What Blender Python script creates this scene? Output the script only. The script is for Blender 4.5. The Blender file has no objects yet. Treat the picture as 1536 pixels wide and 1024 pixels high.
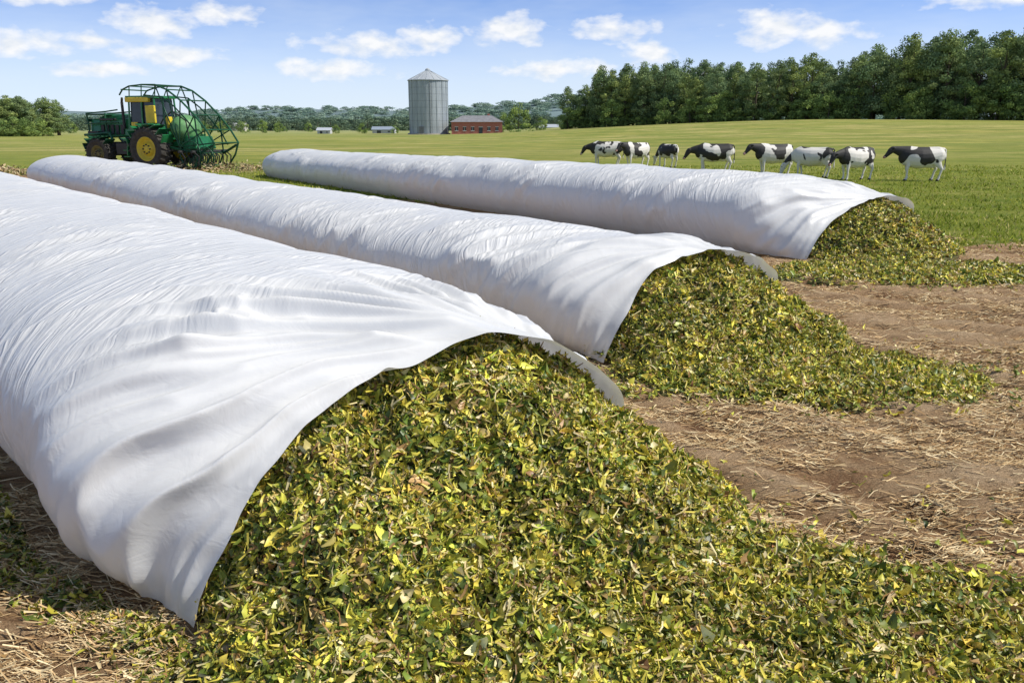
import bpy, bmesh, math, numpy as np
from mathutils import Vector, Matrix
rng=np.random.default_rng(7)
sc=bpy.context.scene
col=sc.collection

# ---------------------------------------------------------------- helpers
def hsh(xi,yi,seed):
    h=(xi*374761393+yi*668265263+seed*144269504)&0x7fffffff
    h=((h^(h>>13))*1274126177)&0x7fffffff
    h=h^(h>>16)
    return (h&0xffff)/65535.0
def vn(x,y,seed=0):
    x=np.asarray(x,float);y=np.asarray(y,float)
    x,y=np.broadcast_arrays(x,y)
    xi=np.floor(x).astype(np.int64);yi=np.floor(y).astype(np.int64)
    fx=x-xi;fy=y-yi
    fx=fx*fx*fx*(fx*(fx*6-15)+10);fy=fy*fy*fy*(fy*(fy*6-15)+10)
    a=hsh(xi,yi,seed);b=hsh(xi+1,yi,seed);c=hsh(xi,yi+1,seed);d=hsh(xi+1,yi+1,seed)
    return (a*(1-fx)+b*fx)*(1-fy)+(c*(1-fx)+d*fx)*fy
def fbm(x,y,seed=0,o=4):
    r=0;a=.5;t=0
    for i in range(o):
        r=r+a*vn(np.asarray(x)*2**i,np.asarray(y)*2**i,seed+i*17);t+=a;a*=.5
    return r/t
def ss(x,a,b):
    t=np.clip((x-a)/(b-a),0,1);return t*t*(3-2*t)
def nrmz(v): return v/np.maximum(np.linalg.norm(v,axis=-1,keepdims=True),1e-9)

def np_mesh(name,verts,quads,mats=(),colors=None,uv=None,smooth=True,midx=None):
    me=bpy.data.meshes.new(name)
    verts=np.ascontiguousarray(verts,dtype=np.float32).reshape(-1,3)
    quads=np.ascontiguousarray(quads,dtype=np.int32)
    nf,k=quads.shape
    me.vertices.add(len(verts));me.vertices.foreach_set('co',verts.ravel())
    me.loops.add(nf*k);me.loops.foreach_set('vertex_index',quads.ravel())
    me.polygons.add(nf);me.polygons.foreach_set('loop_start',np.arange(0,nf*k,k,dtype=np.int32))
    if midx is not None: me.polygons.foreach_set('material_index',np.asarray(midx,dtype=np.int32))
    me.polygons.foreach_set('use_smooth',np.full(nf,smooth,dtype=bool))
    if colors is not None:
        ca=me.color_attributes.new('Col','FLOAT_COLOR','POINT')
        c=np.ones((len(verts),4),dtype=np.float32);c[:,:3]=colors
        ca.data.foreach_set('color',c.ravel())
    if uv is not None:
        ul=me.uv_layers.new(name='UVMap')
        ul.data.foreach_set('uv',np.ascontiguousarray(uv[quads.ravel()],dtype=np.float32).ravel())
    me.update(calc_edges=True)
    for m in mats: me.materials.append(m)
    return me
def add(name,me,parent=None,loc=None,rot=None,scale=None):
    o=bpy.data.objects.new(name,me);col.objects.link(o)
    if parent: o.parent=parent
    if loc is not None:o.location=loc
    if rot is not None:o.rotation_euler=rot
    if scale is not None:o.scale=scale
    return o
def grid_quads(a,b):
    i=np.arange(a-1)[:,None]*b+np.arange(b-1)[None,:]
    i=i.ravel();return np.stack([i,i+1,i+b+1,i+b],1)

class MB:
    def __init__(s): s.v=[];s.f=[]
    def addm(s,vs,fs):
        o=len(s.v);s.v+= [tuple(v) for v in vs];s.f+=[tuple(i+o for i in f) for f in fs]
    def box(s,c,d,rz=0,ry=0,taper=1.0):
        M=Matrix.Rotation(rz,3,'Z')@Matrix.Rotation(ry,3,'Y');vs=[]
        for z in(-.5,.5):
            for x,y in((-.5,-.5),(.5,-.5),(.5,.5),(-.5,.5)):
                k=taper if z>0 else 1
                vs.append(M@Vector((x*d[0]*k,y*d[1]*k,z*d[2]))+Vector(c))
        s.addm(vs,[(3,2,1,0),(4,5,6,7),(0,1,5,4),(1,2,6,5),(2,3,7,6),(3,0,4,7)])
    def tube(s,p0,p1,r0,r1=None,n=8):
        r1=r0 if r1 is None else r1
        p0=Vector(p0);p1=Vector(p1);t=(p1-p0).normalized()
        a=t.cross(Vector((0,0,1)));a=a if a.length>.1 else t.cross(Vector((0,1,0)));a.normalize();b=t.cross(a)
        vs=[]
        for p,r in((p0,r0),(p1,r1)):
            for i in range(n):
                q=2*math.pi*i/n;vs.append(p+a*math.cos(q)*r+b*math.sin(q)*r)
        fs=[(i,(i+1)%n,n+(i+1)%n,n+i) for i in range(n)]+[tuple(range(n))[::-1],tuple(range(n,2*n))]
        s.addm(vs,fs)
    def path(s,pts,r,n=6):
        for a,b in zip(pts[:-1],pts[1:]): s.tube(a,b,r,r,n)
    def lathe(s,c,prof,n=32,axis='Y'):
        vs=[]
        for (r,h) in prof:
            for i in range(n):
                q=2*math.pi*i/n
                if axis=='Y': vs.append((c[0]+r*math.cos(q),c[1]+h,c[2]+r*math.sin(q)))
                else: vs.append((c[0]+r*math.cos(q),c[1]+r*math.sin(q),c[2]+h))
        fs=[]
        for j in range(len(prof)-1):
            for i in range(n):
                fs.append((j*n+i,j*n+(i+1)%n,(j+1)*n+(i+1)%n,(j+1)*n+i))
        s.addm(vs,fs)
    def loft(s,rings,n=12):
        P=[Vector(r[:3]) for r in rings];vs=[]
        for k,r in enumerate(rings):
            t=(P[min(k+1,len(P)-1)]-P[max(k-1,0)]).normalized()
            o=t.cross(Vector((0,1,0))).normalized();l=o.cross(t).normalized()
            for i in range(n):
                q=2*math.pi*i/n;vs.append(P[k]+l*math.cos(q)*r[3]+o*math.sin(q)*r[4])
        fs=[]
        for j in range(len(rings)-1):
            for i in range(n): fs.append((j*n+i,j*n+(i+1)%n,(j+1)*n+(i+1)%n,(j+1)*n+i))
        fs+=[tuple(range(n))[::-1],tuple((len(rings)-1)*n+i for i in range(n))]
        s.addm(vs,fs)
    def mesh(s,name,mat,smooth=False):
        me=bpy.data.meshes.new(name);me.from_pydata(s.v,[],s.f)
        bm=bmesh.new();bm.from_mesh(me);bmesh.ops.recalc_face_normals(bm,faces=bm.faces);bm.to_mesh(me);bm.free()
        if smooth:
            for p in me.polygons:p.use_smooth=True
        me.materials.append(mat);return me
    def obj(s,name,mat,parent=None,smooth=False,bevel=0):
        o=add(name,s.mesh(name,mat,smooth),parent)
        if bevel:
            b=o.modifiers.new('bevel','BEVEL');b.width=bevel;b.segments=2;b.limit_method='ANGLE'
        return o
def empty(name,loc=(0,0,0),rz=0,scale=1):
    e=bpy.data.objects.new(name,None);col.objects.link(e);e.location=loc;e.rotation_euler=(0,0,rz);e.scale=(scale,)*3
    return e

# ---------------------------------------------------------------- materials
class NT:
    def __init__(s,nt): s.nt=nt;s.n=nt.nodes;s.l=nt.links
    def new(s,t,**k):
        n=s.n.new(t)
        for a,b in k.items(): setattr(n,a,b)
        return n
    def set(s,inp,v):
        if isinstance(v,bpy.types.NodeSocket): s.l.new(v,inp)
        else: inp.default_value=v
    def math(s,op,a,b=0.0,c=None,clamp=False):
        n=s.n.new('ShaderNodeMath');n.operation=op;n.use_clamp=clamp
        s.set(n.inputs[0],a);s.set(n.inputs[1],b)
        if c is not None:s.set(n.inputs[2],c)
        return n.outputs[0]
    def noise(s,vec,scale,detail=4,rough=.55,dist=0):
        n=s.n.new('ShaderNodeTexNoise');s.l.new(vec,n.inputs['Vector'])
        n.inputs['Scale'].default_value=scale;n.inputs['Detail'].default_value=detail;n.inputs['Roughness'].default_value=rough;n.inputs['Distortion'].default_value=dist
        return n.outputs[0]
    def mapping(s,vec,scale=(1,1,1),rot=(0,0,0),loc=(0,0,0)):
        n=s.n.new('ShaderNodeMapping');s.l.new(vec,n.inputs[0]);n.inputs['Scale'].default_value=scale;n.inputs['Rotation'].default_value=rot;n.inputs['Location'].default_value=loc
        return n.outputs[0]
    def ramp(s,f,stops):
        n=s.n.new('ShaderNodeValToRGB');s.l.new(f,n.inputs[0]);cr=n.color_ramp
        while len(cr.elements)<len(stops): cr.elements.new(.5)
        for e,(p,c) in zip(cr.elements,stops): e.position=p;e.color=(*c,1) if len(c)==3 else c
        return n.outputs[0]
    def mix(s,f,a,b,mode='MIX'):
        n=s.n.new('ShaderNodeMix');n.data_type='RGBA';n.blend_type=mode
        s.set(n.inputs[0],f)
        for i,v in((6,a),(7,b)):
            if isinstance(v,tuple) and len(v)==3: v=(*v,1)
            s.set(n.inputs[i],v)
        return n.outputs[2]
    def bump(s,h,strength,dist,normal=None):
        n=s.n.new('ShaderNodeBump');s.l.new(h,n.inputs['Height']);n.inputs['Strength'].default_value=strength;n.inputs['Distance'].default_value=dist
        if normal is not None:s.l.new(normal,n.inputs['Normal'])
        return n.outputs[0]
def mat(name):
    m=bpy.data.materials.new(name);m.use_nodes=True;t=NT(m.node_tree)
    return m,t,t.n['Principled BSDF']
def simple(name,c,rough=.6,metal=0,var=.25,scale=3,spec=.4,coat=0):
    m,t,p=mat(name)
    tc=t.new('ShaderNodeTexCoord').outputs['Object']
    f=t.noise(tc,scale,5)
    a=tuple(x*(1-var) for x in c);b=tuple(min(1,x*(1+var)) for x in c)
    t.l.new(t.ramp(f,[(.3,a),(.7,b)]),p.inputs['Base Color'])
    p.inputs['Roughness'].default_value=rough;p.inputs['Metallic'].default_value=metal;p.inputs['Specular IOR Level'].default_value=spec
    p.inputs['Coat Weight'].default_value=coat
    return m

def plastic():
    m,t,p=mat('white_plastic_film')
    uv=t.new('ShaderNodeUVMap').outputs[0]
    su=t.new('ShaderNodeSeparateXYZ');t.l.new(uv,su.inputs[0])
    away=t.ramp(t.math('DIVIDE',su.outputs[0],4.0),[(.22,(0,0,0)),(.6,(1,1,1))])
    sk=t.mapping(uv,(1,1,1),(0,0,math.radians(26)))
    f1=t.noise(t.mapping(sk,(22,1.2,1)),1,4,.6,.4)
    f2=t.noise(t.mapping(sk,(7,.8,1),loc=(3,1,0)),1,3,.5,.7)
    f3=t.noise(t.mapping(uv,(1.2,.9,1)),1,3)
    f5=t.noise(t.mapping(uv,(5,5,1)),1,4,.6,1.2)
    geo=t.new('ShaderNodeNewGeometry').outputs['Position']
    sp=t.new('ShaderNodeSeparateXYZ');t.l.new(geo,sp.inputs[0])
    dirt=t.math('MULTIPLY',t.ramp(sp.outputs[2],[(0,(1,1,1)),(.22,(0,0,0))]),t.noise(geo,5,5,.7))
    c=t.mix(f3,(.80,.80,.80),(.85,.85,.845))
    smud=t.ramp(t.noise(t.mapping(sk,(7,.8,1),loc=(8,2,0)),1.3,5,.7),[(.55,(0,0,0)),(.85,(.3,.3,.3))])
    c=t.mix(smud,c,(.69,.69,.70))
    c=t.mix(dirt,c,(.45,.38,.28))
    t.l.new(c,p.inputs['Base Color'])
    p.inputs['Roughness'].default_value=.32;p.inputs['Specular IOR Level'].default_value=.55
    rid=t.math('MULTIPLY',t.math('ABSOLUTE',t.math('SUBTRACT',f2,.5)),away)
    n=t.bump(rid,.8,.08)
    n=t.bump(t.math('ABSOLUTE',t.math('SUBTRACT',f5,.5)),.30,.02,n)
    n=t.bump(t.math('MULTIPLY',f1,t.math('MULTIPLY_ADD',away,.75,.25)),.4,.016,n)
    t.l.new(n,p.inputs['Normal'])
    tr=t.new('ShaderNodeBsdfTranslucent');tr.inputs[0].default_value=(.87,.86,.84,1)
    mx=t.new('ShaderNodeMixShader');mx.inputs[0].default_value=.15
    t.l.new(p.outputs[0],mx.inputs[1]);t.l.new(tr.outputs[0],mx.inputs[2]);t.l.new(mx.outputs[0],t.n['Material Output'].inputs[0])
    return m
M_plastic=plastic()

def leafmat(name,trans=.25,rough=.5,spec=.3):
    m,t,p=mat(name)
    a=t.new('ShaderNodeAttribute',attribute_name='Col').outputs['Color']
    if spec>0:
        t.l.new(a,p.inputs['Base Color']);p.inputs['Roughness'].default_value=rough;p.inputs['Specular IOR Level'].default_value=spec
        s1=p.outputs[0]
    else:
        d=t.new('ShaderNodeBsdfDiffuse');t.l.new(a,d.inputs[0]);s1=d.outputs[0];t.n.remove(p)
    if trans>0:
        tr=t.new('ShaderNodeBsdfTranslucent');t.l.new(a,tr.inputs[0])
        mx=t.new('ShaderNodeMixShader');mx.inputs[0].default_value=trans
        t.l.new(s1,mx.inputs[1]);t.l.new(tr.outputs[0],mx.inputs[2]);s1=mx.outputs[0]
    t.l.new(s1,t.n['Material Output'].inputs[0])
    return m
M_leaf=leafmat('silage_leaf',.15,.42,.45)
M_straw=leafmat('straw',0,.6,0)
M_grass=leafmat('grass_blade',.3,.55,0)
M_tree=leafmat('tree_foliage',.25,.6,0)
M_pbase=simple('silage_mass',(.085,.08,.022),.9,0,.6,30)
M_trunk=simple('bark',(.09,.07,.05),.9,0,.4,6)

# ---------------------------------------------------------------- ground
def terr(X,Y):
    return 4.2*ss(X,-30,75)*ss(Y,55,200)+ .25*ss(Y,26,60)*(fbm(X*.03,Y*.03,5,3)-.5)
def furrow(X,Y):
    w=fbm(X*.25,Y*.25,9,3)*2
    rad=np.hypot(X+6,Y-2.0)
    r=vn(rad*2.6+w*2.2,np.arctan2(Y-2,X+6)*5+w,11)
    r2=fbm(X*2.2,Y*5+X,12,3)
    return r,r2
def make_ground():
    n=720
    g=np.linspace(-1,1,n)
    xs=2.5+3.0*np.sinh(7.6*g)
    gy=np.linspace(-.40,1,n)
    ys=7+3.0*np.sinh(7.75*gy)
    X,Y=np.meshgrid(xs,ys)
    yb=21+.9*np.maximum(0,8-X)
    bn=(fbm(X*.35,Y*.35,3,4)-.5)*4
    dirt=1-ss(Y+bn,yb-.8,yb+.8)
    r,r2=furrow(X,Y)
    near=1-ss(np.hypot(X,Y-6),14,26)
    Z=terr(X,Y)+dirt*near*((r-.5)*.15+(r2-.5)*.12)
    Z-=.04*dirt
    V=np.stack([X,Y,Z],-1).reshape(-1,3)
    C=np.zeros((n*n,3));C[:,0]=dirt.ravel()
    wx=np.exp(-(((X+26)/12)**2+((Y-53)/4.5)**2))
    C[:,1]=wx.ravel();C[:,2]=np.clip(r*.6+r2*.4,0,1).ravel()
    m,t,p=mat('ground_soil_and_grass')
    at=t.new('ShaderNodeAttribute',attribute_name='Col').outputs['Color']
    sx=t.new('ShaderNodeSeparateColor');t.l.new(at,sx.inputs[0])
    geo=t.new('ShaderNodeNewGeometry').outputs['Position']
    sp=t.new('ShaderNodeSeparateXYZ');t.l.new(geo,sp.inputs[0])
    fs=t.noise(t.mapping(geo,(.8,2.0,1)),1.0,8,.68,.8)
    fs=t.math('ADD',t.math('MULTIPLY',fs,.62),t.math('MULTIPLY',sx.outputs[2],.38))
    ff=t.noise(t.mapping(geo,(2.2,6,1),rot=(0,0,.25)),9,8,.7,1.5)
    soil=t.ramp(fs,[(.36,(.20,.095,.05)),(.44,(.41,.245,.13)),(.53,(.59,.395,.225)),(.66,(.72,.52,.32))])
    soil=t.mix(t.ramp(ff,[(.36,(.75,.75,.75)),(.57,(0,0,0))]),soil,(.20,.105,.052))
    soil=t.mix(t.ramp(t.noise(t.mapping(geo,(3,9,1),rot=(0,0,-.4)),14,6,.7,2),[(.52,(0,0,0)),(.68,(.65,.65,.65))]),soil,(.80,.61,.36))
    gn=t.noise(t.mapping(geo,(1,1,1)),.35,7,.7)
    g1=t.ramp(gn,[(.3,(.12,.175,.02)),(.45,(.23,.275,.035)),(.58,(.34,.35,.06)),(.7,(.47,.42,.13))])
    gfine=t.noise(t.mapping(geo,(1,1.8,1)),7,6,.75)
    g1=t.mix(t.ramp(gfine,[(.35,(.75,.75,.75)),(.6,(0,0,0))]),g1,(.07,.12,.015))
    far=t.ramp(t.math('DIVIDE',sp.outputs[1],400.0),[(.10,(0,0,0)),(.24,(1,1,1))])
    bands=t.noise(t.mapping(geo,(.007,.035,1)),1.0,6,.65)
    gf=t.ramp(bands,[(.38,(.23,.27,.055)),(.44,(.44,.39,.11)),(.49,(.24,.285,.06)),(.54,(.52,.43,.16)),(.60,(.28,.31,.07)),(.68,(.46,.39,.12))])
    mot=t.noise(t.mapping(geo,(.10,.35,1)),1,9,.85)
    gf=t.mix(t.ramp(mot,[(.44,(.75,.75,.75)),(.58,(0,0,0))]),gf,(.16,.20,.04))
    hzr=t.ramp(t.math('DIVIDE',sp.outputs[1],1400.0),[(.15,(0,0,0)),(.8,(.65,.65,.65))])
    gf=t.mix(hzr,gf,(.42,.46,.38))  # aerial haze painted into the far field colour, growing with distance
    gr=t.mix(far,g1,gf)
    dn=t.math('ADD',sx.outputs[1],t.math('MULTIPLY',t.math('SUBTRACT',t.noise(geo,.9,6,.7),.5),1.1))
    gr=t.mix(t.ramp(dn,[(.35,(0,0,0)),(.7,(1,1,1))]),gr,(.40,.30,.16))
    k=t.math('ADD',sx.outputs[0],t.math('MULTIPLY',t.math('SUBTRACT',t.noise(geo,2.5,6,.75),.5),.8))
    c=t.mix(t.ramp(k,[(.42,(0,0,0)),(.58,(1,1,1))]),gr,soil)
    t.l.new(c,p.inputs['Base Color']);p.inputs['Roughness'].default_value=.95;p.inputs['Specular IOR Level'].default_value=.12
    nb=t.bump(ff,1.0,.06);nb=t.bump(t.noise(geo,40,4,.8),.6,.015,nb)
    t.l.new(nb,p.inputs['Normal'])
    add('ground',np_mesh('ground',V,grid_quads(n,n),[m],colors=C))
make_ground()

# ---------------------------------------------------------------- leaf / strip scatter
def strips(pos,nrm,L,W,C,st,ws,tilt,curl,rng,tdir=None):
    N=len(pos)
    n=nrmz(nrm+tilt*rng.standard_normal((N,3)))
    rv=rng.standard_normal((N,3)) if tdir is None else tdir
    t=nrmz(np.cross(n,rv));b=np.cross(n,t)
    us=np.linspace(-.5,.5,st)
    cu=curl*rng.standard_normal(N);fo=.45*rng.standard_normal(N)+.1;tw=.5*rng.standard_normal(N);be=.35*rng.standard_normal(N)
    V=np.empty((N,st,3,3))
    for j in range(st):
        for kk,k in enumerate((-1,0,1)):
            u=us[j]*L
            v=k*W/2*ws[j]*(1+.25*rng.standard_normal(N)) + be*L*us[j]**2
            w=cu*us[j]**2*L+ fo*abs(k)*W/2*ws[j]+tw*us[j]*k*W
            V[:,j,kk]=pos+t*u[:,None]+b*v[:,None]+n*w[:,None]
    q=[]
    for j in range(st-1):
        for k in range(2):
            q.append((j*3+k,j*3+k+1,(j+1)*3+k+1,(j+1)*3+k))
    q=np.array(q)
    F=(np.arange(N)[:,None,None]*(st*3)+q[None]).reshape(-1,4)
    CC=np.repeat(C[:,None,:],st*3,1)
    CC[:,1::3]*=1.15
    CC[:,:3]*=.85
    return V.reshape(-1,3),F,CC.reshape(-1,3)
PAL=np.array([(.085,.12,.020),(.16,.20,.032),(.29,.32,.045),(.47,.45,.06),(.66,.57,.085),(.80,.66,.11),(.54,.41,.15),(.76,.65,.34),(.33,.19,.07),(.86,.66,.10)])
PW=np.array([.17,.19,.17,.15,.12,.07,.06,.06,.035,.025])
def leafcols(N,rng,bias=None):
    i=rng.choice(len(PAL),N,p=PW/PW.sum())
    c=PAL[i]*(1+.2*rng.standard_normal((N,1)))
    return np.clip(c*(1+.06*rng.standard_normal((N,3))),.005,.87)

# ---------------------------------------------------------------- bags
def resample(pts,M,sm=0):
    pts=np.array(pts,float)
    d=np.r_[0,np.cumsum(np.hypot(*np.diff(pts,axis=0).T))]
    u=np.linspace(0,d[-1],M)
    o=np.stack([np.interp(u,d,pts[:,0]),np.interp(u,d,pts[:,1])],1)
    for _ in range(sm):
        o[1:-1]=(o[:-2]+o[2:]+2*o[1:-1])/4
    return o
def roundprof(hwl,hwr,h,M):
    zc=.40*h
    q=np.linspace(1,0,14)[:-1]
    left=np.stack([-hwl*(1-.15*q**2),zc*(1-q)],1)
    f=np.linspace(math.pi,0,90)
    x=np.sign(np.cos(f))*np.abs(np.cos(f))**.90;x=np.where(x<0,x*hwl,x*hwr)
    top=np.stack([x,zc+(h-zc)*np.abs(np.sin(f))**.90],1)
    right=np.stack([hwr*(1-.15*q[::-1]**2),zc*(1-q[::-1])],1)
    return resample(np.vstack([left,top,right]),M,3)
def make_bag(name,O,ang,L,prof,hwl,hwr,hf,trans,seed,ns,M,kexp,amp,fanp,jit=.05,hood=(.15,.62,.2),crump=None):
    D=np.array([-math.sin(ang),math.cos(ang)]);P=np.array([math.cos(ang),math.sin(ang)])
    g=np.linspace(0,1,ns);s=L*(np.exp(kexp*g)-1)/(math.exp(kexp)-1)
    op=resample(prof,M,10)
    pr=np.zeros((ns,M,2))
    base=roundprof(hwl,hwr,1.0,M)
    for i,si in enumerate(s):
        h=hf(si);r=base.copy();r[:,1]*=h
        e=max(0,(si-(L-2.2))/2.2);k=math.sqrt(max(1-e**2.2,0.004))
        wv=1+.012*math.sin(si*1.3+seed)+.01*math.sin(si*2.9+seed*2)
        r[:,0]*=(.25+.75*k)*wv;r[:,1]*=k*(1+.012*math.sin(si*1.9+seed*3))
        w=float(ss(np.array(si),-.25,trans))
        pr[i]=op*(1-w)+r*w
    S=np.repeat(s[:,None],M,1)
    d=np.linalg.norm(np.diff(pr,axis=1),axis=2);A=np.concatenate([np.zeros((ns,1)),np.cumsum(d,1)],1)
    af=A/A[:,-1:]
    Sg=S+ (fbm(af*7,S*0,seed+3,3)-.5)*2*jit*np.exp(-S/.3)-hood[0]*np.exp(-((af-hood[1])/hood[2])**2)*np.exp(-S/.6)
    pos=np.empty((ns,M,3))
    pos[...,0]=O[0]+D[0]*Sg+P[0]*pr[...,0]
    pos[...,1]=O[1]+D[1]*Sg+P[1]*pr[...,0]
    pos[...,2]=pr[...,1]
    ds=np.gradient(pos,axis=0);da=np.gradient(pos,axis=1)
    nm=nrmz(np.cross(ds,da))
    if nm[ns//2,M//2,2]<0: nm=-nm
    q=S+.5*A+.5*fbm(S*.5,A*.5,seed+1,3)
    m1=fbm(S*.8,A*1.0,seed+2,3);m1=ss(m1,.38,.68)
    side=.25+.75*np.exp(-((af-.24)/.16)**2)+.3*np.exp(-((af-.75)/.15)**2)
    rid=1-np.abs(2*vn(q*2.6,A*.5,seed+5)-1)
    rid2=1-np.abs(2*vn(q*6.5,A*.8+3,seed+6)-1)
    rid3=1-np.abs(2*vn(q*16,A*1.1+3,seed+7)-1)
    disp=amp*side*((.3+m1)*(rid**2.2-.35)*.070+(.2+m1)*(rid2**2-.3)*.038+(.15+m1)*rid3*.011)
    disp+=(fbm(S*.7,A*.9,seed+8,3)-.5)*.06
    fs,fa,flen,famp=fanp
    ca=fa*A[:,-1:]
    dx=S+fs;dy=A-ca
    th=np.arctan2(dx,dy);rr=np.hypot(dx,dy)
    fall=(1-ss(S,flen*.3,flen*(.75+.6*fbm(af*5,S*0,seed+9,2))))
    wob=.6*vn(rr*1.4,th*2,seed)
    fr=1-np.abs(2*vn(th*8.0+wob,rr*.5,seed+10)-1)
    fr2=1-np.abs(2*vn(th*19+wob*1.5,rr*.7+5,seed+11)-1)
    fr3=1-np.abs(2*vn(th*42+wob*3,rr*1.1+5,seed+12)-1)
    k1=ss(rr,.12*flen,.5*flen);k2=ss(rr,.28*flen,.7*flen);k3=ss(rr,.45*flen,.9*flen)
    disp=disp*(1-.7*fall)+famp*fall*(k1*(fr**2-.33)*.13+k2*(fr2**2-.33)*.075+k3*(fr3**1.5-.4)*.026)
    if crump is not None:
        cs,cA,rs,ra=crump
        gq=np.exp(-((S-cs)/rs)**2-((af-cA)/ra)**2)
        cr=1-np.abs(2*vn((S+A*.6)*1.2+fbm(S*2,A*2,5,2)*1.5,(A*.9-S*.5)*4.2+fbm(S*3,A*3,8,2)*1.6,seed+20)-1)
        disp+=gq*(cr**1.6-.4)*.07
    foot=ss(pos[...,2],0,.15)
    hem=.35+.65*ss(S,0,.3)
    disp=disp*(.35+.65*foot)*hem
    # light relaxation so that no crease is sharper than film would fold
    for _ in range(2):
        disp[1:-1]=(disp[:-2]+2*disp[1:-1]+disp[2:])/4
        disp[:,1:-1]=(disp[:,:-2]+2*disp[:,1:-1]+disp[:,2:])/4
    pos+=nm*disp[...,None]
    pos[...,2]=np.maximum(pos[...,2],-.03)
    uv=np.stack([S,A],-1).reshape(-1,2)
    me=np_mesh(name,pos.reshape(-1,3),grid_quads(ns,M),[M_plastic],uv=uv)
    add(name,me)
P1=[(-1.5,0),(-1.26,.42),(-1.02,.78),(-.76,1.04),(-.45,1.19),(0,1.29),(.45,1.43),(.9,1.31),(1.3,1.04),(1.58,.76),(1.76,.44),(1.84,0)]
P2=[(-1.5,0),(-1.2,.42),(-.88,.8),(-.62,1.04),(-.1,1.12),(.35,1.20),(.8,1.13),(1.25,.97),(1.6,.74),(1.72,0)]
P3=[(-1.25,0),(-.95,.35),(-.45,.7),(.1,.95),(.7,1.12),(1.3,1.22),(1.9,1.13),(2.3,.92),(2.42,0)]
O1,A1=(-.57,5.03),math.radians(38.9)
O2,A2=(2.26,10.36),math.radians(38.0)
O3,A3=(7.2,18.0),math.radians(33.3)
make_bag('silage_bag',O1,A1,30,P1,2.05,1.85,lambda s:1.46+.13*float(ss(np.array(s),0,2.5)),1.3,3,900,340,2.0,.9,(.3,.64,2.3,1.15),.06,(.26,.72,.19),(1.25,.37,.40,.07))
make_bag('silage_bag.001',O2,A2,40,P2,1.6,1.6,lambda s:1.25+.13*float(ss(np.array(s),3,30)),1.0,21,900,220,1.6,1.4,(.25,.6,1.5,.95),.05,(.2,.72,.17))
make_bag('silage_bag.002',O3,A3,37,P3,1.7,2.1,lambda s:1.62-.14*float(ss(np.array(s),8,30)),1.9,40,760,200,1.3,1.7,(.25,.62,1.9,1.3),.05,(.15,.72,.2))

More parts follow.
